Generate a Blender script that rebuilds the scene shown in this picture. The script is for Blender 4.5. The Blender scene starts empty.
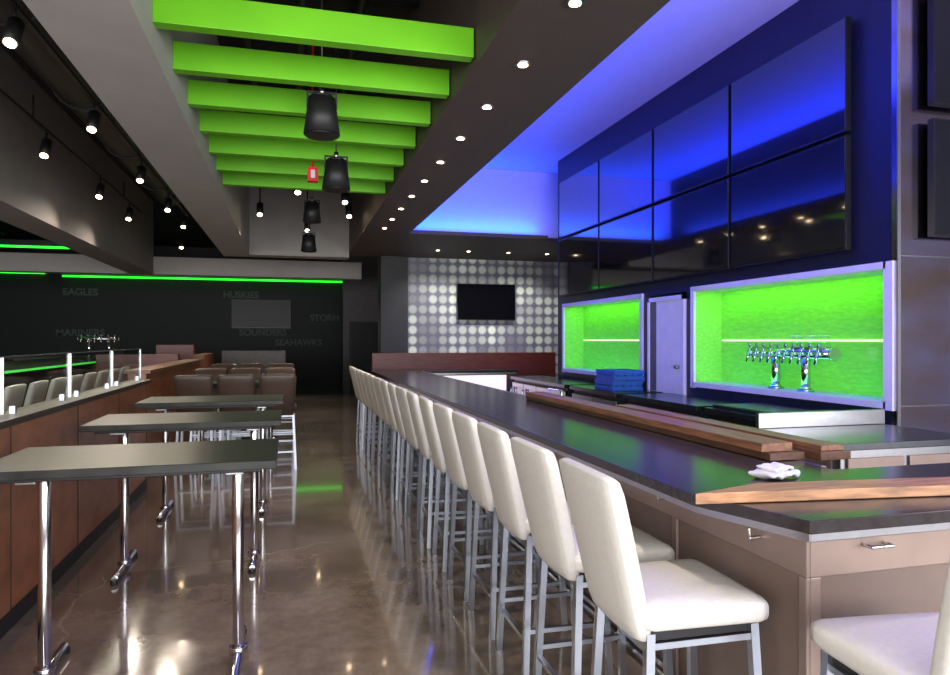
import bpy, bmesh, math, random
from mathutils import Vector, Matrix
random.seed(3)
scn = bpy.context.scene
scn.view_settings.view_transform = 'Standard'
scn.view_settings.exposure = 0.48

# ---------------------------------------------------------------- materials
def mat(name, col, rough=0.5, metal=0.0, var=0.12, scale=6.0, emis=None, estr=0.0,
        bump=0.0, stretch=(1,1,1), coat=0.0, col2=None, spec=0.5, trans=0.0, alpha=1.0):
    m = bpy.data.materials.new(name); m.use_nodes = True
    nt = m.node_tree; b = nt.nodes['Principled BSDF']
    tc = nt.nodes.new('ShaderNodeTexCoord'); mp = nt.nodes.new('ShaderNodeMapping')
    mp.inputs['Scale'].default_value = stretch
    nz = nt.nodes.new('ShaderNodeTexNoise'); nz.inputs['Scale'].default_value = scale
    nz.inputs['Detail'].default_value = 5
    rp = nt.nodes.new('ShaderNodeValToRGB')
    rp.color_ramp.elements[0].position = 0.3; rp.color_ramp.elements[1].position = 0.7
    c = Vector(col)
    lo = c*(1-var); hi = Vector(col2) if col2 else c*(1+var)
    rp.color_ramp.elements[0].color = (*lo, 1); rp.color_ramp.elements[1].color = (*hi, 1)
    L = nt.links.new
    L(tc.outputs['Object'], mp.inputs['Vector']); L(mp.outputs['Vector'], nz.inputs['Vector'])
    L(nz.outputs['Fac'], rp.inputs['Fac']); L(rp.outputs['Color'], b.inputs['Base Color'])
    b.inputs['Roughness'].default_value = rough; b.inputs['Metallic'].default_value = metal
    b.inputs['Coat Weight'].default_value = coat; b.inputs['Coat Roughness'].default_value = 0.08
    b.inputs['Specular IOR Level'].default_value = spec
    b.inputs['Transmission Weight'].default_value = trans
    b.inputs['Alpha'].default_value = alpha
    if emis:
        b.inputs['Emission Color'].default_value = (*emis, 1); b.inputs['Emission Strength'].default_value = estr
    if bump:
        bp = nt.nodes.new('ShaderNodeBump'); bp.inputs['Strength'].default_value = bump
        bp.inputs['Distance'].default_value = 0.01
        L(nz.outputs['Fac'], bp.inputs['Height']); L(bp.outputs['Normal'], b.inputs['Normal'])
    return m

M = {}
M['leather'] = mat('cream_leather', (0.62,0.60,0.55), 0.36, var=0.04, scale=60, bump=0.12)
M['brownleather'] = mat('brown_leather', (0.07,0.042,0.029), 0.4, var=0.1, scale=60, bump=0.1)
M['steel'] = mat('brushed_steel', (0.40,0.41,0.44), 0.28, 1.0, var=0.06, scale=30)
M['steeltop'] = mat('dark_steel_top', (0.10,0.11,0.12), 0.25, 0.9, var=0.1, scale=30)
M['chrome'] = mat('chrome', (0.6,0.6,0.63), 0.14, 1.0, var=0.02)
M['legsteel'] = mat('stool_frame_steel', (0.38,0.41,0.47), 0.34, 1.0, var=0.04)
M['wall_steel'] = mat('stainless_wall', (0.45,0.36,0.30), 0.16, 1.0, var=0.2, scale=1.3, stretch=(1,1,2.5), bump=0.2, col2=(0.45,0.45,0.70))  # bronze and blue variation painted in as reflections on the steel
M['darkwood'] = mat('espresso_wood', (0.04,0.028,0.022), 0.4, var=0.35, scale=5, stretch=(2,20,2))
M['tabletop'] = mat('dark_tabletop', (0.020,0.021,0.020), 0.32, var=0.5, scale=4, stretch=(2,22,2), spec=.3)
M['counter'] = mat('dark_countertop', (0.030,0.025,0.026), 0.20, var=0.25, scale=30, spec=.35)
M['panelwood'] = mat('partition_wood', (0.27,0.10,0.045), 0.4, var=0.3, scale=3, stretch=(12,1.5,3))
M['boardwood'] = mat('oak_board', (0.18,0.080,0.040), 0.4, var=0.45, scale=4, stretch=(14,1.2,14))
M['boardx'] = mat('walnut_board', (0.34,0.175,0.085), 0.4, var=0.5, scale=4, stretch=(1.2,14,14))
M['boardedge'] = mat('dark_board', (0.09,0.04,0.022), 0.35, var=0.3, scale=4, stretch=(14,1.2,14))
M['redwood'] = mat('red_wood', (0.15,0.032,0.022), 0.4, var=0.3, scale=3, stretch=(1.2,12,12))
M['barpanel'] = mat('bar_panel_laminate', (0.15,0.105,0.082), 0.42, var=0.08, scale=8)
M['barrail'] = mat('bar_rail_metal', (0.30,0.225,0.19), 0.38, 0.6, var=0.06, scale=8)
M['black'] = mat('matte_black', (0.009,0.009,0.010), 0.5, var=0.1)
M['screen'] = mat('screen_glass', (0.004,0.004,0.006), 0.04, var=0.0, spec=1.0, coat=1.0)
M['screenmatte'] = mat('matte_screen', (0.005,0.006,0.010), 0.35, var=0.0, spec=0.3)
M['bezel'] = mat('screen_bezel', (0.008,0.008,0.010), 0.3)
M['navy'] = mat('navy_paint', (0.010,0.011,0.045), 0.4, var=0.05)
M['beam'] = mat('grey_beam_paint', (0.38,0.355,0.34), 0.7, var=0.05, scale=3)
M['beamdk'] = mat('dark_beam_paint', (0.24,0.22,0.215), 0.7, var=0.05, scale=3)
M['darkceil'] = mat('dark_ceiling_paint', (0.008,0.008,0.010), 0.8, var=0.2)
M['soffit'] = mat('brown_soffit_paint', (0.070,0.048,0.044), 0.6, var=0.05)
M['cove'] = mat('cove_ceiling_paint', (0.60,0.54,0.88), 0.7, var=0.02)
M['green'] = mat('lime_paint', (0.14,0.52,0.005), 0.45, var=0.06, scale=3)
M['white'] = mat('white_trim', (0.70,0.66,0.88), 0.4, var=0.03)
M['nicheback'] = mat('niche_veneer', (0.26,0.72,0.10), 0.35, var=0.12, scale=4, stretch=(6,3,14))
M['farwall'] = mat('dark_navy_far_wall', (0.006,0.008,0.011), 0.6, var=0.4, scale=3, stretch=(1,1,10))
M['darkwall'] = mat('charcoal_wall', (0.025,0.025,0.029), 0.6, var=0.15)
M['greywall'] = mat('grey_wall', (0.13,0.12,0.13), 0.6, var=0.1)
M['taupewall'] = mat('taupe_wall', (0.42,0.34,0.28), 0.6, var=0.06)
M['lamp'] = mat('warm_lamp', (1,0.9,0.7), 0.5, emis=(1.0,0.74,0.45), estr=14)
M['greenled'] = mat('green_led', (0.1,0.9,0.1), 0.5, emis=(0.02,1.0,0.03), estr=1.3)
M['greenledlo'] = mat('green_led_soft', (0.1,0.9,0.1), 0.5, emis=(0.08,1.0,0.10), estr=0.4)
M['litpanel'] = mat('lit_white_panel', (0.9,0.85,0.85), 0.5, emis=(1.0,0.74,0.86), estr=0.75)  # pale panel; its emission stands in for under-counter light falling on it
M['shelf_glint'] = mat('niche_led_glow', (0.9,1,0.5), 0.5, emis=(0.7,1.0,0.4), estr=1.1)  # emission imitates the white reflection line on the glass shelf
M['red'] = mat('red_plastic', (0.7,0.02,0.01), 0.4)
M['blue'] = mat('blue_plastic', (0.015,0.10,0.42), 0.4)
M['cloth'] = mat('white_cloth', (0.58,0.58,0.60), 0.9, bump=0.4, scale=30)
M['letter'] = mat('grey_lettering', (0.09,0.11,0.115), 0.6)
M['doorpaint'] = mat('pale_door_paint', (0.75,0.72,0.80), 0.5, var=0.05)

g = bpy.data.materials.new('clear_glass'); g.use_nodes=True
nt=g.node_tree; nt.nodes.clear()
o=nt.nodes.new('ShaderNodeOutputMaterial'); mx=nt.nodes.new('ShaderNodeMixShader')
t=nt.nodes.new('ShaderNodeBsdfTransparent'); t.inputs[0].default_value=(0.93,0.97,0.96,1)
gl=nt.nodes.new('ShaderNodeBsdfGlossy'); gl.inputs['Roughness'].default_value=0.02
lw=nt.nodes.new('ShaderNodeLayerWeight'); lw.inputs['Blend'].default_value=0.5
pw=nt.nodes.new('ShaderNodeMath'); pw.operation='POWER'; pw.inputs[1].default_value=4
ml=nt.nodes.new('ShaderNodeMath'); ml.operation='MULTIPLY_ADD'; ml.inputs[1].default_value=0.45; ml.inputs[2].default_value=0.035
nt.links.new(lw.outputs['Facing'],pw.inputs[0]); nt.links.new(pw.outputs[0],ml.inputs[0])
nt.links.new(ml.outputs[0],mx.inputs[0]); nt.links.new(t.outputs[0],mx.inputs[1]); nt.links.new(gl.outputs[0],mx.inputs[2]); nt.links.new(mx.outputs[0],o.inputs[0])
M['glass']=g

def floor_mat():
    m=bpy.data.materials.new('polished_concrete'); m.use_nodes=True; nt=m.node_tree; b=nt.nodes['Principled BSDF']; L=nt.links.new
    tc=nt.nodes.new('ShaderNodeTexCoord')
    n1=nt.nodes.new('ShaderNodeTexNoise'); n1.inputs['Scale'].default_value=0.9; n1.inputs['Detail'].default_value=8; n1.inputs['Roughness'].default_value=0.6
    n2=nt.nodes.new('ShaderNodeTexNoise'); n2.inputs['Scale'].default_value=9; n2.inputs['Detail'].default_value=10; n2.inputs['Roughness'].default_value=0.7
    r1=nt.nodes.new('ShaderNodeValToRGB'); r1.color_ramp.elements[0].position=0.35; r1.color_ramp.elements[1].position=0.68
    r1.color_ramp.elements[0].color=(0.155,0.122,0.102,1); r1.color_ramp.elements[1].color=(0.29,0.235,0.20,1)
    r2=nt.nodes.new('ShaderNodeValToRGB'); r2.color_ramp.elements[0].position=0.3; r2.color_ramp.elements[1].position=0.75
    r2.color_ramp.elements[0].color=(0.68,0.68,0.68,1); r2.color_ramp.elements[1].color=(1.22,1.18,1.15,1)
    mx=nt.nodes.new('ShaderNodeMix'); mx.data_type='RGBA'; mx.blend_type='MULTIPLY'; mx.inputs[0].default_value=1
    L(tc.outputs['Object'],n1.inputs['Vector']); L(tc.outputs['Object'],n2.inputs['Vector'])
    L(n1.outputs['Fac'],r1.inputs['Fac']); L(n2.outputs['Fac'],r2.inputs['Fac'])
    L(r1.outputs['Color'],mx.inputs['A']); L(r2.outputs['Color'],mx.inputs['B'])
    v=nt.nodes.new('ShaderNodeTexVoronoi'); v.feature='DISTANCE_TO_EDGE'; v.inputs['Scale'].default_value=0.30
    n3=nt.nodes.new('ShaderNodeTexNoise'); n3.inputs['Scale'].default_value=1.1; n3.inputs['Detail'].default_value=6
    ad=nt.nodes.new('ShaderNodeVectorMath'); ad.operation='ADD'
    L(tc.outputs['Object'],n3.inputs['Vector']); L(tc.outputs['Object'],ad.inputs[0]); L(n3.outputs['Color'],ad.inputs[1]); L(ad.outputs[0],v.inputs['Vector'])
    r3=nt.nodes.new('ShaderNodeValToRGB'); r3.color_ramp.elements[0].position=0.0; r3.color_ramp.elements[1].position=0.002
    r3.color_ramp.elements[0].color=(0.35,0.35,0.35,1); r3.color_ramp.elements[1].color=(0,0,0,1)
    L(v.outputs['Distance'],r3.inputs['Fac'])
    m2=nt.nodes.new('ShaderNodeMix'); m2.data_type='RGBA'; L(r3.outputs['Color'],m2.inputs[0]); L(mx.outputs['Result'],m2.inputs['A']); m2.inputs['B'].default_value=(0.45,0.38,0.34,1)
    L(m2.outputs['Result'],b.inputs['Base Color'])
    mr=nt.nodes.new('ShaderNodeMapRange'); mr.inputs['To Min'].default_value=0.07; mr.inputs['To Max'].default_value=0.20
    L(n1.outputs['Fac'],mr.inputs['Value']); L(mr.outputs['Result'],b.inputs['Roughness'])
    b.inputs['Specular IOR Level'].default_value=0.8
    b.inputs['Coat Weight'].default_value=0.8; b.inputs['Coat Roughness'].default_value=0.05
    return m
M['floor']=floor_mat()

def dots_mat():
    m=bpy.data.materials.new('dotted_wall_graphic'); m.use_nodes=True; nt=m.node_tree; b=nt.nodes['Principled BSDF']; L=nt.links.new
    tc=nt.nodes.new('ShaderNodeTexCoord'); sx=nt.nodes.new('ShaderNodeSeparateXYZ'); L(tc.outputs['Object'],sx.inputs[0])
    def mth(op,a,bv=None):
        n=nt.nodes.new('ShaderNodeMath'); n.operation=op
        if isinstance(a,(int,float)): n.inputs[0].default_value=a
        else: L(a,n.inputs[0])
        if bv is not None:
            if isinstance(bv,(int,float)): n.inputs[1].default_value=bv
            else: L(bv,n.inputs[1])
        return n.outputs[0]
    px=mth('MULTIPLY',sx.outputs[0],4.7); pz=mth('MULTIPLY',sx.outputs[2],4.7)
    fx=mth('SUBTRACT',mth('FRACT',px),0.5); fz=mth('SUBTRACT',mth('FRACT',pz),0.5)
    d=mth('SQRT',mth('ADD',mth('MULTIPLY',fx,fx),mth('MULTIPLY',fz,fz)))
    sm=nt.nodes.new('ShaderNodeMapRange'); sm.inputs['From Min'].default_value=0.50; sm.inputs['From Max'].default_value=0.30; L(d,sm.inputs['Value'])
    cv=nt.nodes.new('ShaderNodeCombineXYZ'); L(mth('FLOOR',px),cv.inputs[0]); L(mth('FLOOR',pz),cv.inputs[1])
    wn=nt.nodes.new('ShaderNodeTexNoise'); wn.inputs['Scale'].default_value=0.22; L(cv.outputs[0],wn.inputs['Vector'])
    rp=nt.nodes.new('ShaderNodeValToRGB'); rp.color_ramp.elements[0].position=0.38; rp.color_ramp.elements[1].position=0.62
    rp.color_ramp.elements[0].color=(0.24,0.24,0.27,1); rp.color_ramp.elements[1].color=(0.80,0.88,0.76,1)
    L(wn.outputs['Fac'],rp.inputs['Fac'])
    mx=nt.nodes.new('ShaderNodeMix'); mx.data_type='RGBA'; L(sm.outputs[0],mx.inputs[0]); mx.inputs['A'].default_value=(0.16,0.16,0.22,1); L(rp.outputs['Color'],mx.inputs['B'])
    L(mx.outputs['Result'],b.inputs['Base Color']); b.inputs['Roughness'].default_value=0.5
    return m
M['dots']=dots_mat()

# ---------------------------------------------------------------- builder
class B:
    def __init__(s,name): s.name=name; s.bm=bmesh.new(); s.mats=[]
    def mi(s,k):
        m=M[k]
        if m not in s.mats: s.mats.append(m)
        return s.mats.index(m)
    def _tag(s,faces,k,smooth=False):
        i=s.mi(k)
        for f in faces: f.material_index=i; f.smooth=smooth
    def box(s,x0,x1,y0,y1,z0,z1,k):
        vs=[s.bm.verts.new((x,y,z)) for x in (x0,x1) for y in (y0,y1) for z in (z0,z1)]
        idx=[(0,1,3,2),(4,6,7,5),(0,4,5,1),(2,3,7,6),(0,2,6,4),(1,5,7,3)]
        s._tag([s.bm.faces.new([vs[i] for i in q]) for q in idx],k)
        return s
    def beam(s,p,q,w,k,w2=None):
        p=Vector(p);q=Vector(q);d=(q-p).normalized()
        a=Vector((1,0,0)) if abs(d.x)<0.8 else Vector((0,1,0))
        u=(a-d*a.dot(d)).normalized(); v=d.cross(u); w2=w2 or w
        r=[]
        for c in (p,q):
            r.append([s.bm.verts.new(c+u*sx*w/2+v*sy*w2/2) for sx,sy in((-1,-1),(1,-1),(1,1),(-1,1))])
        fs=[s.bm.faces.new(r[0][::-1]),s.bm.faces.new(r[1])]
        for i in range(4): fs.append(s.bm.faces.new([r[0][i],r[0][(i+1)%4],r[1][(i+1)%4],r[1][i]]))
        s._tag(fs,k); return s
    def cyl(s,p,q,r,k,seg=16,r2=None):
        p=Vector(p);q=Vector(q);d=(q-p).normalized(); r2=r if r2 is None else r2
        a=Vector((1,0,0)) if abs(d.x)<0.8 else Vector((0,1,0))
        u=(a-d*a.dot(d)).normalized(); v=d.cross(u); R=[]
        for c,rr in((p,r),(q,r2)):
            R.append([s.bm.verts.new(c+(u*math.cos(t)+v*math.sin(t))*rr) for t in [2*math.pi*i/seg for i in range(seg)]])
        caps=[s.bm.faces.new(R[0][::-1]),s.bm.faces.new(R[1])]
        fs=[s.bm.faces.new([R[0][i],R[0][(i+1)%seg],R[1][(i+1)%seg],R[1][i]]) for i in range(seg)]
        s._tag(caps,k); s._tag(fs,k,True); return s
    def prism(s,pts,z0,z1,k):
        a=[s.bm.verts.new((x,y,z0)) for x,y in pts]; b=[s.bm.verts.new((x,y,z1)) for x,y in pts]; n=len(pts)
        fs=[s.bm.faces.new(a[::-1]),s.bm.faces.new(b)]+[s.bm.faces.new([a[i],a[(i+1)%n],b[(i+1)%n],b[i]]) for i in range(n)]
        s._tag(fs,k); return s
    def cushion(s,c,size,r,k,warp=None,n=9):
        t=bmesh.new(); bmesh.ops.create_cube(t,size=2); bmesh.ops.subdivide_edges(t,edges=t.edges[:],cuts=n,use_grid_fill=True)
        h=Vector(size)/2; mp={}
        for v in t.verts:
            p=Vector([v.co[i]*h[i] for i in range(3)])
            q=Vector([max(-(h[i]-r),min(h[i]-r,p[i])) for i in range(3)])
            d=p-q
            if d.length>1e-6: p=q+d.normalized()*r
            if warp: p=warp(p)
            mp[v]=s.bm.verts.new(p+Vector(c))
        fs=[s.bm.faces.new([mp[v] for v in f.verts]) for f in t.faces]
        t.free(); s._tag(fs,k,True); return s
    def mesh(s):
        me=bpy.data.meshes.new(s.name); bmesh.ops.recalc_face_normals(s.bm,faces=s.bm.faces[:])
        s.bm.to_mesh(me); s.bm.free()
        for m in s.mats: me.materials.append(m)
        return me
    def done(s,loc=(0,0,0),rz=0,bevel=0):
        return place(s.name,s.mesh(),loc,rz,bevel)
def place(name,me,loc=(0,0,0),rz=0,bevel=0):
    ob=bpy.data.objects.new(name,me); scn.collection.objects.link(ob); ob.location=loc; ob.rotation_euler=(0,0,rz)
    if bevel:
        md=ob.modifiers.new('bevel','BEVEL'); md.width=bevel; md.segments=2; md.limit_method='ANGLE'; md.angle_limit=math.radians(50)
    return ob
def simple(name,x0,x1,y0,y1,z0,z1,k,bevel=0):
    return B(name).box(x0,x1,y0,y1,z0,z1,k).done(bevel=bevel)

# ---------------------------------------------------------------- room shell
simple('floor',-11,7,-3.2,25.4,-0.1,0,'floor')
simple('ceiling',-11,7,-3.2,25.4,4.75,4.85,'darkceil')
simple('wall_far',-11,7,25.0,25.4,0,4.75,'farwall')
simple('wall_left',-11,-10.8,-3,25,0,4.75,'darkwall')
w=B('wall_right')
w.box(6.8,7,.3,25,0,4.75,'greywall').box(6.8,7,-3,.3,0,.5,'taupewall').box(6.8,7,-3,.3,3.3,4.75,'taupewall')
for y in (-3,-.0): w.box(6.8,7,y,y+.3,.5,3.3,'taupewall')
w.done()
w=B('wall_entrance')
w.box(-10.8,6.8,-3.2,-3.0,0,0.5,'taupewall').box(-10.8,6.8,-3.2,-3.0,3.2,4.75,'taupewall')
for x in (-10.8,-7.3,-3.8,-0.3,3.2,6.5): w.box(x,x+0.3,-3.2,-3.0,0.5,3.2,'taupewall')
w.done()
for i,x in enumerate((-10.5,-7.0,-3.5,0.0,3.5)):
    b=B('window_%d'%(i+1)); x1=x+3.2 if i<4 else x+3.0
    for (a,c,e,f) in ((x,x+.06,.5,3.2),(x1-.06,x1,.5,3.2),(x,x1,.5,.56),(x,x1,3.14,3.2),(x,x1,1.9,1.95)):
        b.box(a,c,-3.14,-3.06,e,f,'bezel')
    b.box(x+.06,x1-.06,-3.105,-3.095,.56,3.14,'glass'); b.done()
b=B('window_6'); y=-2.7
for (a,c,e,f) in ((y,y+.06,.5,3.3),(y+2.64,y+2.7,.5,3.3),(y,y+2.7,.5,.56),(y,y+2.7,3.24,3.3)): b.box(6.86,6.94,a,c,e,f,'bezel')
b.done()

simple('wall_pier_far',1.62,6.8,22,22.3,0,4.75,'greywall')
d=B('door_service'); d.box(1.9,2.75,21.94,21.99,0,2.1,'darkwall').box(1.82,1.9,21.92,21.99,0,2.18,'black').box(2.75,2.83,21.92,21.99,0,2.18,'black').box(1.9,2.75,21.92,21.99,2.1,2.18,'black').cyl((2.65,21.94,1.0),(2.65,21.86,1.0),0.03,'steel').box(2.52,2.66,21.85,21.87,.99,1.01,'steel'); d.done()
simple('wall_column_dark',1.78,2.33,13.9,14.4,0,4.75,'darkwall')
simple('wall_dotted',2.33,6.8,14.0,14.2,0,4.75,'dots')

simple('beam_main',-1.216,-0.73,-3.0,13.5,3.2,4.75,'beam')
simple('beam_left',-3.5,-3.0,-3.0,17.0,3.1,4.75,'beamdk')
simple('beam_outer',-7.2,-6.7,-3.0,17.0,3.1,4.75,'beamdk')
simple('beam_cross',-1.216,1.11,13.5,13.9,3.2,4.75,'beam')
simple('beam_cross_far',-10.8,1.7,17.0,17.4,3.1,3.5,'beam')

s=B('ceiling_soffit')
s.box(1.11,1.50,-3.0,11.2,3.3,4.75,'soffit')
s.box(1.50,1.84,-3.0,10.85,3.3,3.36,'soffit')
s.box(1.11,6.8,11.2,14.0,3.3,4.75,'soffit')
s.box(1.50,4.2,10.85,11.2,3.3,3.36,'soffit')
s.done()
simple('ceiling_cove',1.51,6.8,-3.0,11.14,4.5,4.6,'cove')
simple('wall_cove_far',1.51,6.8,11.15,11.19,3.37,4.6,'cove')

# TV wall block with niches
k=B('wall_bar_back')
XF=4.2; XN=4.55; YB=4.0
k.box(XN,6.8,YB,10.4,0,4.5,'navy')
k.box(XF,XN,YB,10.4,2.13,4.5,'navy')
k.box(XF,XN,YB,10.4,0,1.14,'navy')
for a,c in ((YB,YB+.03),(6.50,6.66),(7.45,7.64),(10.12,10.4)): k.box(XF,XN,a,c,1.14,2.13,'navy')
k.done()
ws=B('wall_stainless_end'); ws.box(4.19,6.8,3.95,3.995,0,4.5,'wall_steel')
for z in (1.12,2.2): ws.box(4.19,6.8,3.946,3.9495,z,z+.008,'steel')
ws.box(4.185,4.215,3.94,3.9495,0,4.5,'steel'); ws.done()
for nm,y0,y1 in (('near',4.03,6.50),('far',7.64,10.12)):
    n=B('lit_display_niche')
    n.box(XN-0.03,XN-.005,y0,y1,1.145,2.125,'nicheback')
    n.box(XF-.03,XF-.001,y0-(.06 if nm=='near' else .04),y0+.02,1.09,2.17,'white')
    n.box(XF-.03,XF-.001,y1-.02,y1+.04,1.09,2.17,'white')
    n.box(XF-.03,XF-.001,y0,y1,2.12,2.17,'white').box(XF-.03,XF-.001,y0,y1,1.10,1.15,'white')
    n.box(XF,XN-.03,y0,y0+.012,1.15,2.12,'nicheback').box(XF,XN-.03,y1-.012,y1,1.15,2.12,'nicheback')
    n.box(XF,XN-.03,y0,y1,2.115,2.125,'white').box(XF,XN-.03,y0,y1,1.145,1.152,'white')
    n.box(XN-.16,XN-.03,y0+.04,y1-.04,1.59,1.602,'glass')
    n.box(XN-.045,XN-.03,y0+.04,y1-.04,1.588,1.604,'shelf_glint')  # glowing strip drawn as the shelf's reflected line
    n.done()
dr=B('door_1'); dr.box(4.175,4.199,6.68,7.44,.99,2.05,'doorpaint').box(4.16,4.199,6.66,6.70,.99,2.10,'white').box(4.16,4.199,7.41,7.45,.99,2.10,'white').box(4.16,4.199,6.66,7.45,2.05,2.10,'white').box(4.172,4.175,7.26,7.40,1.0,2.05,'greywall').cyl((4.175,6.78,1.3),(4.13,6.78,1.3),.02,'steel'); dr.done()

def tvmesh(w,h,name='television',scr='screen'):
    b=B(name); b.box(0,0.05,-w/2,w/2,-h/2,h/2,'bezel').box(-0.003,0.0,-w/2+.01,w/2-.01,-h/2+.016,h/2-.01,scr).box(0.05,0.088,-.25,.25,-.2,.2,'black'); return b.mesh()
tm=tvmesh(1.42,0.88)
for i in range(4):
    for z in (2.73,3.64): place('television',tm,(4.11,5.04+1.455*i,z),0,0.002)
for z in (2.76,3.70): place('television',tvmesh(1.40,0.84,scr='screenmatte'),(5.12,3.86,z),math.pi/2,0.002)
place('television',tvmesh(1.28,0.76),(4.0,13.90,2.40),math.pi/2,.002)
place('television',tvmesh(1.95,0.98,scr='screenmatte'),(-0.95,24.9,2.5),math.pi/2,.002)

for i in range(7):
    y=4.10+0.678*i
    simple('ceiling_baffle',-0.73,1.10,y,y+0.09,3.35,3.53,'green',0.004)

du=B('air_duct'); du.cyl((-2.1,-2.9,4.3),(-2.1,13.4,4.3),.28,'black',24)
for y in range(-2,13,2): du.cyl((-2.1,y,4.3),(-2.1,y+.05,4.3),.3,'black',24)
du.done()
du=B('air_duct'); du.box(-5.6,-4.6,-2.9,16.9,4.15,4.5,'black')
for y in range(-2,17,2): du.box(-5.63,-4.57,y,y+.05,4.12,4.53,'black')
du.done()
pp=B('ceiling_pipes')
for x,z in ((0.1,4.4),(0.6,4.5),(-.4,4.55),(-1.5,4.65),(-2.7,4.65)): pp.cyl((x,-2.9,z),(x,13.45,z),.04,'black',10)
for y in (3,6,9,12): pp.cyl((-.72,y,4.6),(1.10,y,4.6),.05,'black',10)
pp.done()

dl=B('recessed_downlight')
dl.cyl((0,0,-.004),(0,0,.01),.05,'steel',24).cyl((0,0,-.008),(0,0,-.003),.030,'lamp',24)
dlm=dl.mesh()
def spot(loc,rot,power,col,size=math.radians(95),rad=.05,blend=.6):
    l=bpy.data.lights.new('spot_lamp','SPOT'); l.energy=power; l.color=col; l.spot_size=size; l.spot_blend=blend; l.shadow_soft_size=rad
    o=bpy.data.objects.new('spot_lamp',l); scn.collection.objects.link(o); o.location=loc; o.rotation_euler=rot; return o
def area(name,loc,rot,sx,sy,power,col,spread=math.pi):
    l=bpy.data.lights.new(name,'AREA'); l.shape='RECTANGLE'; l.size=sx; l.size_y=sy; l.energy=power; l.color=col; l.spread=spread
    o=bpy.data.objects.new(name,l); scn.collection.objects.link(o); o.location=loc; o.rotation_euler=rot; return o
WARM=(1.0,0.85,0.68)
for i in range(12):
    y=1.6+0.8*i
    place('recessed_downlight',dlm,(1.385,y,3.296))
    spot((1.385,y,3.27),(0,0,0),36,WARM)
for x in (2.7,3.3,4.1,4.9):  # downlights added to brighten the dotted wall
    place('recessed_downlight',dlm,(x,12.7,3.296)); spot((x,12.7,3.27),(math.radians(30),0,0),52,(1,.95,.9))

tk=B('track_rail')
for x,z in ((-1.8,3.85),(-2.55,3.85),(-4.2,3.85),(-5.9,3.85)):
    y1=13.4 if x>-3 else 16.8
    tk.box(x-.02,x+.02,-1,y1,z,z+.03,'black')
    for y in (0,4,8,12): tk.cyl((x,y,z+.03),(x,y,4.12 if abs(x+4.2)>.1 else 4.7),.01,'black',8)
tk.done()
def head(stem):
    th=B('track_light_head'); th.cyl((0,0,stem),(0,0,.10),.012,'black',8).cyl((0,.03,.12),(0,-.08,-.06),.052,'black',20).cyl((0,-.077,-.055),(0,-.083,-.064),.038,'lamp',20)
    return th.mesh()
thm=head(.21); ths=head(1.1)
for x,ys in ((-1.8,(5.3,7.25,9.4,11.4,13.0)),(-2.55,(4.5,8.4,10.6,12.4)),(-4.2,(6.0,9.5,12.5,15.5)),(-5.9,(8,12,15.5))):  # second row includes heads added to light the side stools
    for y in ys:
        place('track_light_head',thm,(x,y,3.64)); spot((x,y-.14,3.54),(math.radians(-30),0,0),100 if abs(x+2.55)<.1 else 42,WARM,math.radians(110),rad=.1,blend=1)
for x,y in ((0.1,9.4),(0.75,9.9),(-.45,11.2),(.3,12.6),(.9,11.0),(-.6,15.4),(.6,15.4),(-2.2,15.6),(.4,19.0),(-1.5,19.5),(-4.0,19.5)):  # the farthest heads are added to brighten the far area
    place('track_light_head',ths,(x,y,3.6)); spot((x,y-.14,3.5),(math.radians(-15),0,0),40 if y<14 else 95,WARM)
sp=B('pendant_speaker')
sp.cyl((0,0,-.14),(0,0,.12),.128,'black',28,.095).cyl((0,0,.12),(0,0,.14),.095,'bezel',28,.07).cyl((0,0,-.15),(0,0,-.14),.118,'bezel',28)
sp.beam((-.1,0,.05),(-.1,0,.16),.015,'black').beam((.1,0,.05),(.1,0,.16),.015,'black').beam((-.107,0,.16),(.107,0,.16),.015,'black')
sp.cyl((0,0,.14),(0,0,.2),.02,'steel',10).cyl((0,0,.2),(0,0,1.3),.005,'steel',8); spm=sp.mesh()
for l in ((.22,5.0,3.2),(.41,6.4,3.12),(.30,9.9,3.4),(.30,11.6,3.2)): place('pendant_speaker',spm,l)
fa=B('fire_alarm_strobe'); fa.cyl((.22,7.0,3.2),(.22,7.0,4.7),.012,'red',8).box(.17,.27,6.96,7.04,3.17,3.31,'red').box(.20,.24,6.95,6.96,3.20,3.28,'white'); fa.done()

# ---------------------------------------------------------------- bar
br=B('bar_counter')
br.prism([(1.56,12.1),(1.56,1.80),(3.1,1.80),(3.1,2.25),(2.10,2.25),(2.10,11.6),(3.8,11.6),(3.8,12.1)],0,1.0,'barpanel')
pts=[(1.336,12.2),(1.336,2.08),(1.47,1.68),(3.2,1.68),(3.2,2.33),(2.15,2.33),(2.15,11.5),(3.9,11.5),(3.9,12.2)]
br.prism(pts,1.03,1.07,'counter')
pts2=[(1.36,12.17),(1.36,2.09),(1.485,1.70),(3.17,1.70),(3.17,2.3),(2.12,2.3),(2.12,11.53),(3.87,11.53),(3.87,12.17)]
br.prism(pts2,1.0,1.03,'steel')
br.box(1.545,1.5595,1.785,12.1,.86,.999,'barrail').box(1.5595,3.1,1.785,1.7995,.86,.999,'barrail')
br.box(1.54,1.5595,1.785,12.1,0,.12,'barrail').box(1.5595,3.1,1.785,1.7995,0,.12,'barrail')
y=1.785
while y<12.1:
    br.box(1.545,1.5595,y,y+.035,.12,.86,'barrail'); y+=.74
for x in (1.5595,2.3,3.06): br.box(x,x+.04,1.785,1.7995,.12,.86,'barrail')
for y in [2.0+.6*i for i in range(16)]:
    br.cyl((1.545,y,.93),(1.50,y,.93),.007,'chrome',8).cyl((1.505,y,.93),(1.50,y,.965),.006,'chrome',8)
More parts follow.
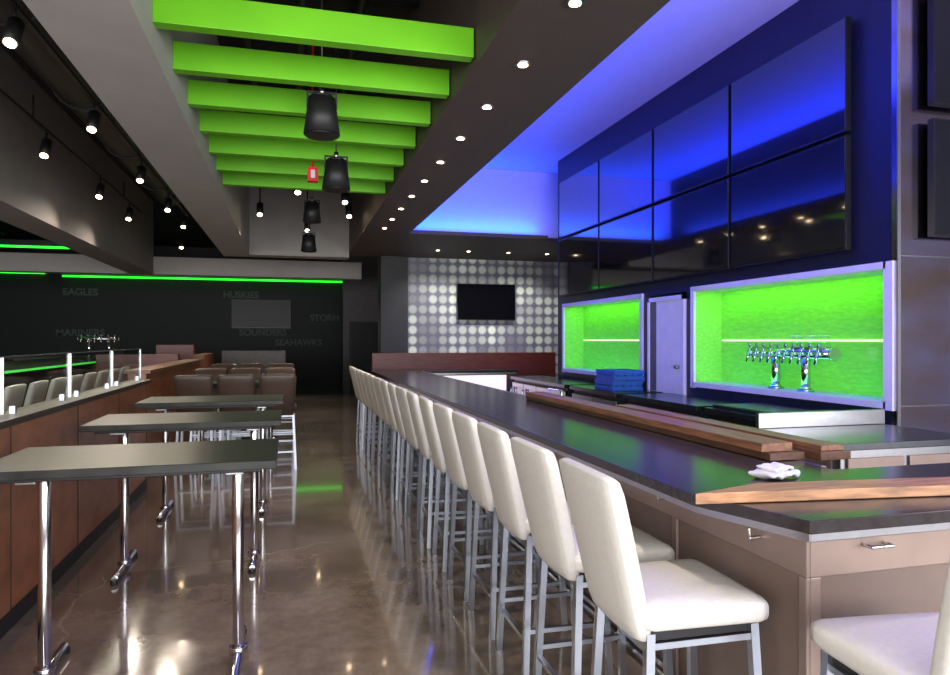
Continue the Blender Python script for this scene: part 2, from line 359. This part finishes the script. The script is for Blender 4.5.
for x in (1.80,2.35): br.cyl((x-.04,1.785,.95),(x-.04,1.75,.95),.006,'chrome',8).cyl((x+.04,1.785,.95),(x+.04,1.75,.95),.006,'chrome',8).cyl((x-.045,1.75,.95),(x+.045,1.75,.95),.006,'chrome',8)
br.box(2.151,2.18,2.4,11.5,.98,1.07,'steel')
br.box(2.2,3.7,11.585,11.599,.55,.98,'litpanel')
br.cyl((1.505,2.1,.2),(1.505,12.0,.2),.018,'steel',14)
for y in (2.3,4.2,6.1,8,9.9,11.8): br.cyl((1.51,y,.2),(1.56,y,.2),.014,'steel',10)
br.done(bevel=.003)
bd=B('loose_bar_board'); bd.box(2.02,2.20,2.55,5.75,1.072,1.105,'boardedge').box(2.0,2.16,2.58,5.7,1.106,1.145,'boardwood'); bd.done(bevel=.003)
bd=B('loose_bar_board'); bd.box(2.24,2.40,2.5,4.6,1.072,1.11,'boardedge').box(2.26,2.38,2.52,4.5,1.1101,1.135,'boardwood'); bd.done(bevel=.003)
sb=B('wood_bar_top_slab'); sb.prism([(1.255,1.94),(3.0,1.72),(3.0,1.86),(1.55,2.03)],1.072,1.108,'boardx'); sb.done(bevel=.003)
def crumple(p):
    return Vector((p.x,p.y,p.z*(0.7+.5*math.sin(p.x*70)*math.cos(p.y*55))+.004*math.sin(p.x*120+p.y*60)))
cl=B('folded_towel'); cl.cushion((0,0,.016),(.17,.12,.026),.012,'cloth',crumple); cl.cushion((.02,.01,.034),(.12,.09,.02),.009,'cloth',crumple); cl.done((1.80,2.25,1.073),.3)
us=B('underbar_sink'); us.box(2.22,2.62,5.2,7.0,.55,.86,'steel').box(2.58,2.62,5.2,7.0,.86,.95,'steel')
for y in (5.25,6.9):
    for x in (2.25,2.58): us.cyl((x,y,0),(x,y,.55),.02,'steel',10)
us.cyl((2.5,6.1,.86),(2.5,6.1,1.12),.012,'chrome').cyl((2.5,6.1,1.12),(2.36,6.1,1.14),.01,'chrome'); us.done(bevel=.004)

def cooler(name,y0,y1,nd,top=1.0,glassd=False):
    b=B(name); b.box(3.62,4.15,y0,y1,.1,top-.05,'black').box(3.56,4.15,y0-.01,y1+.01,top-.05,top,'steeltop').box(3.68,4.1,y0+.05,y1-.05,0,.1,'black')
    w=(y1-y0)/nd
    for i in range(nd):
        a=y0+i*w+.012; c=y0+(i+1)*w-.012
        b.box(3.585,3.619,a,a+.06,.2,top-.1,'steel').box(3.585,3.619,c-.06,c,.2,top-.1,'steel').box(3.584,3.618,a,c,top-.17,top-.1,'steel').box(3.584,3.618,a,c,.2,.27,'steel')
        b.box(3.60,3.619,a+.06,c-.06,.27,top-.17,'screen' if glassd else 'steel')
        yy=c-.03; b.cyl((3.55,yy,.6),(3.55,yy,.82),.009,'chrome',8).cyl((3.55,yy,.62),(3.59,yy,.62),.007,'chrome',8).cyl((3.55,yy,.80),(3.59,yy,.80),.007,'chrome',8)
    b.box(3.60,3.619,y0+.02,y1-.02,.11,.19,'black')
    return b.done(bevel=.003)
cooler('back_bar_cooler',4.05,5.35,2)
cooler('back_bar_cooler',5.5,6.9,3,glassd=True)
cooler('back_bar_cooler',7.1,8.4,2,glassd=True)
cooler('back_bar_cooler',8.6,10.9,4,glassd=True)
pc=B('steel_prep_cabinet'); pc.box(2.95,3.85,3.15,3.75,.08,.99,'steel').box(2.9,3.9,3.1,3.8,.99,1.03,'steeltop').box(2.9,3.9,3.77,3.8,1.03,1.13,'steel')
pc.box(2.99,3.38,3.135,3.149,.15,.94,'barrail').box(3.42,3.81,3.135,3.149,.15,.94,'barrail').box(2.935,2.949,3.2,3.7,.15,.94,'barrail')
for x in (3.34,3.46): pc.cyl((x,3.11,.5),(x,3.11,.7),.008,'chrome',8)
for x in (3.0,3.8):
    for y in (3.2,3.7): pc.cyl((x,y,0),(x,y,.08),.02,'black',10)
pc.done(bevel=.004)
ds=B('drip_tray_station'); ds.box(3.6,4.1,4.3,5.3,1.001,1.03,'black').box(3.62,4.08,4.32,5.28,1.03,1.035,'steeltop').box(3.62,3.9,4.08,4.25,1.001,1.08,'black'); ds.done(bevel=.003)
cr=B('glass_rack')
for z in (0,.07):
    cr.box(-.2,.2,-.24,-.225,z,z+.05,'blue').box(-.2,.2,.225,.24,z,z+.05,'blue').box(-.2,-.185,-.24,.24,z,z+.05,'blue').box(.185,.2,-.24,.24,z,z+.05,'blue')
for i in range(5): cr.box(-.2,.2,-.2+i*.1,-.19+i*.1,.0,.11,'blue')
for i in range(4): cr.box(-.14+i*.095,-.13+i*.095,-.24,.24,.0,.11,'blue')
cr.box(-.2,.2,-.24,.24,0,.01,'blue')
crm=cr.mesh(); place('glass_rack',crm,(3.83,7.55,1.001)); place('glass_rack',crm,(3.84,7.53,1.122))
def taps(name,loc,rz,n=10,L=1.0,h=.33):
    b=B(name)
    for y in (-.19,.19): b.cyl((0,y,0),(0,y,h),.038,'chrome',20).cyl((0,y,0),(0,y,.02),.07,'chrome',24).cyl((0,y,.02),(0,y,.05),.05,'chrome',24,.036)
    b.cyl((0,-L/2,h),(0,L/2,h),.05,'chrome',24)
    for e in (-1,1): b.cyl((0,e*L/2,h),(0,e*(L/2+.02),h),.056,'chrome',24)
    for i in range(n):
        y=-L/2+.06+(L-.12)*i/(n-1)
        b.cyl((-.04,y,h),(-.10,y,h),.016,'chrome',10).cyl((-.10,y,h+.01),(-.125,y,h-.09),.013,'chrome',10).cyl((-.095,y,h),(-.09,y,h+.05),.009,'chrome',8).cyl((-.09,y,h+.05),(-.088,y,h+.09),.013,'steel',10,.016)
    return b.done(loc,rz)
taps('beer_tap_tower',(4.33,5.2,1.153),0)
gt=B('glass_tumbler')
gt.cyl((0,0,0),(0,0,.10),.058,'glass',20,.045).cyl((0,0,.10),(0,0,.108),.045,'glass',20).cyl((0,0,.0),(0,0,.006),.06,'steel',20,.06).cyl((0,0,.098),(0,0,.104),.046,'white',20,.046)
gtm=gt.mesh()
for y in (4.80,4.95,5.12): place('glass_tumbler',gtm,(4.33,y,1.534))

simple('low_divider_wall',1.5,5.2,13.0,13.1,0,1.35,'redwood',.004)

# ---------------------------------------------------------------- stools
def stool(name,leather):
    b=B(name)
    def sw(p):
        q=p.copy(); q.z+= .012*(1-(p.x/.24)**2)*(1-(p.y/.23)**2) if p.z>0 else 0
        q.y*=1+.04*(p.x/.24); return q
    b.cushion((.005,0,.745),(.44,.44,.085),.035,leather,sw)
    def bw(p):
        t=(p.z+.26)/.52
        q=p.copy(); q.y*=.90+.12*t; q.x-=.10*t+.02*t*t; q.x+=.30*(p.y**2)
        q.z-= .35*(p.y**2)*max(0,t-.5)
        if p.x<0: q.x-=.006*math.sin(t*math.pi)
        return q
    b.cushion((-.205,0,.93),(.06,.43,.52),.027,leather,bw)
    b.box(-.2,.19,-.18,.18,.675,.705,'black')
    L='legsteel'
    top={}; bot={}
    for sx in (-1,1):
        for sy in (-1,1):
            top[sx,sy]=Vector((sx*.18,sy*.18,.70)); bot[sx,sy]=Vector((sx*.21,sy*.21,0))
            b.beam(top[sx,sy],bot[sx,sy],.028,L)
    def at(sx,sy,z): return bot[sx,sy].lerp(top[sx,sy],z/.70)
    for z,pr in ((.30,[((1,-1),(1,1))]),(.22,[((-1,-1),(-1,1))]),(.26,[((-1,-1),(1,-1)),((-1,1),(1,1))]),(.66,[((-1,-1),(-1,1)),((1,-1),(1,1)),((-1,-1),(1,-1)),((-1,1),(1,1))])):
        for a,c in pr: b.beam(at(*a,z),at(*c,z),.02,L)
    return b.mesh()
sm=stool('bar_stool','leather'); smb=stool('upholstered_bar_stool','brownleather')
for i in range(17):
    place('bar_stool',sm,(1.25,2.07+.553*i,0),random.uniform(-.05,.05))
place('bar_stool',sm,(1.665,1.45,0),math.radians(83))
for i in range(9): place('bar_stool',sm,(-2.75,6.6+.62*i,0),math.pi)

tb=B('high_top_table'); tb.box(-.62,.62,-.36,.36,1.01,1.05,'tabletop').box(-.55,.55,-.28,.28,.985,1.01,'black')
for x in (-.43,.43):
    tb.cyl((x,0,.05),(x,0,.99),.028,'chrome',18).cyl((x,0,.03),(x,0,.07),.045,'chrome',18)
    tb.cyl((x,-.3,.035),(x,.3,.035),.022,'chrome',12)
    for y in (-.3,.3): tb.cyl((x,y,0),(x,y,.03),.025,'black',12)
    tb.box(x-.04,x+.04,-.25,.25,.97,.99,'steel')
tbm=tb.mesh()
for y in (3.63,5.25,6.87,9.6,11.7): place('high_top_table',tbm,(-.68,y,0),0,.004)
for y in (9.6,11.7):
    for x in (-1.1,-.62,-.14):
        place('upholstered_bar_stool',smb,(x,y-.62,0),math.pi/2); place('upholstered_bar_stool',smb,(x,y+.62,0),-math.pi/2)

pt=B('partition_wall'); pt.box(-1.62,-1.50,.6,8.1,0,1.13,'panelwood').box(-1.66,-1.46,.58,8.14,1.13,1.17,'darkwood').box(-1.4995,-1.49,.6,8.1,0,.1,'black')
for i in range(7): pt.box(-1.4995,-1.494,.6+i*1.25,.606+i*1.25,.1,1.13,'black')
pt.done(bevel=.003)
gp=B('glass_screen')
for i in range(6):
    y=.7+i*1.24; gp.box(-1.565,-1.555,y,y+1.2,1.18,1.5,'glass')
    for yy in (y+.15,y+1.05): gp.box(-1.575,-1.545,yy-.015,yy+.015,1.171,1.215,'steel')
    for yy in (y,y+1.2): gp.box(-1.566,-1.554,yy-.004,yy,1.18,1.5,'steel')
gp.box(-1.565,-1.555,.7,8.1,1.5,1.508,'steel'); gp.done()
pt=B('booth_divider'); pt.box(-1.85,-1.65,8.9,14,0,1.2,'panelwood').box(-1.9,-1.6,8.88,14,1.2,1.24,'boardwood').box(-3.2,-1.9,13.0,13.2,0,1.35,'redwood'); pt.done(bevel=.003)
pt=B('booth_divider'); pt.box(-2.6,-1.9,15,15.2,0,1.5,'redwood').box(-1.9,-1.7,15,16.9,0,1.3,'panelwood').box(-1.5,-.1,16.6,16.8,0,1.35,'darkwood'); pt.done(bevel=.003)

sb=B('side_bar_counter'); sb.box(-4.5,-3.5,5.0,16.4,0,1.2,'darkwall').box(-4.6,-3.22,4.9,16.5,1.2,1.24,'counter').box(-3.225,-3.215,4.9,16.5,1.205,1.235,'greenledlo'); sb.done(bevel=.003)
sb=B('service_bar_counter'); sb.box(-6.2,-2.7,18.2,19.0,0,1.15,'panelwood').box(-6.3,-2.6,18.1,19.1,1.15,1.2,'darkwood'); sb.done(bevel=.003)
taps('beer_tap_tower',(-3.85,15.9,1.241),math.pi/2,6,.75,.38)

st=B('led_cove_strip'); st.box(-7.1,1.83,24.6,24.99,3.72,3.8,'black').box(-7.1,1.83,24.86,24.9,3.64,3.70,'greenled'); st.done()
st=B('led_cove_strip'); st.box(-10.7,-4.35,17.5,18.2,3.72,3.85,'black').box(-10.7,-4.35,17.48,17.5,3.67,3.72,'greenled'); st.done()
st=B('led_cove_strip'); st.box(-10.7,-7.3,24.6,24.99,3.82,3.9,'black').box(-10.7,-7.6,24.86,24.9,3.72,3.78,'greenled'); st.done()
e=bpy.data.objects.new('wall_lettering',None); scn.collection.objects.link(e); e.location=(0,24.97,2.5)
for t,x,z in (('HUSKIES',-1.63,3.15),('EAGLES',-6.6,3.16),('STORM',1.2,2.38),('SOUNDERS',-.9,1.85),('SEAHAWKS',.3,1.5),('MARINERS',-6.6,1.83)):
    cu=bpy.data.curves.new('letters_'+t.lower(),'FONT'); cu.body=t; cu.size=.31; cu.extrude=.005; cu.offset=.008; cu.align_x='CENTER'; cu.align_y='CENTER'; cu.materials.append(M['letter'])
    ob=bpy.data.objects.new('letters_'+t.lower(),cu); scn.collection.objects.link(ob); ob.parent=e; ob.location=(x,0,z-2.5); ob.rotation_euler=(math.pi/2,0,0)

# ---------------------------------------------------------------- lights
area('window_daylight',(-2.2,-2.9,1.9),(math.radians(90),0,0),16,2.5,800,(1.0,0.97,0.96))
area('window_daylight',(6.7,-1.35,1.9),(0,math.radians(90),0),2.6,2.6,130,(1.0,0.97,0.96))
area('cove_led',(1.64,3.9,3.42),(math.radians(180),math.radians(-12),0),.12,13.6,560,(0.015,0.05,1.0))
area('cove_led',(2.9,11.0,3.42),(math.radians(180-10),0,0),2.4,.1,26,(0.0,.11,1.0))
for y0,y1 in ((4.10,6.46),(7.68,10.08)):
    area('niche_led_glow',(4.30,(y0+y1)/2,2.10),(0,math.radians(-20),0),.1,y1-y0-.1,4.2,(0.22,1.0,0.01))
    area('niche_led_glow',(4.27,(y0+y1)/2,1.17),(math.radians(180),math.radians(25),0),.05,y1-y0-.1,1.6,(0.08,1.0,0.01))
area('green_led_wash',(-2.6,24.8,3.6),(math.radians(-10),0,0),8.8,.1,2,(0.05,1,.03))
area('green_led_wash',(-7.5,18,3.6),(0,0,0),6,.3,10,(0.05,1,.03))
wld=bpy.data.worlds.new('world'); scn.world=wld; wld.use_nodes=True
wld.node_tree.nodes['Background'].inputs[0].default_value=(0.75,0.82,0.9,1); wld.node_tree.nodes['Background'].inputs[1].default_value=1.2

c=bpy.data.cameras.new('camera'); co=bpy.data.objects.new('camera',c); scn.collection.objects.link(co)
co.location=(0,0,1.6); co.rotation_euler=(math.radians(90),0,math.radians(-15.1)); c.sensor_width=36; c.lens=26.0; c.shift_y=.0026; c.clip_start=.05
scn.camera=co
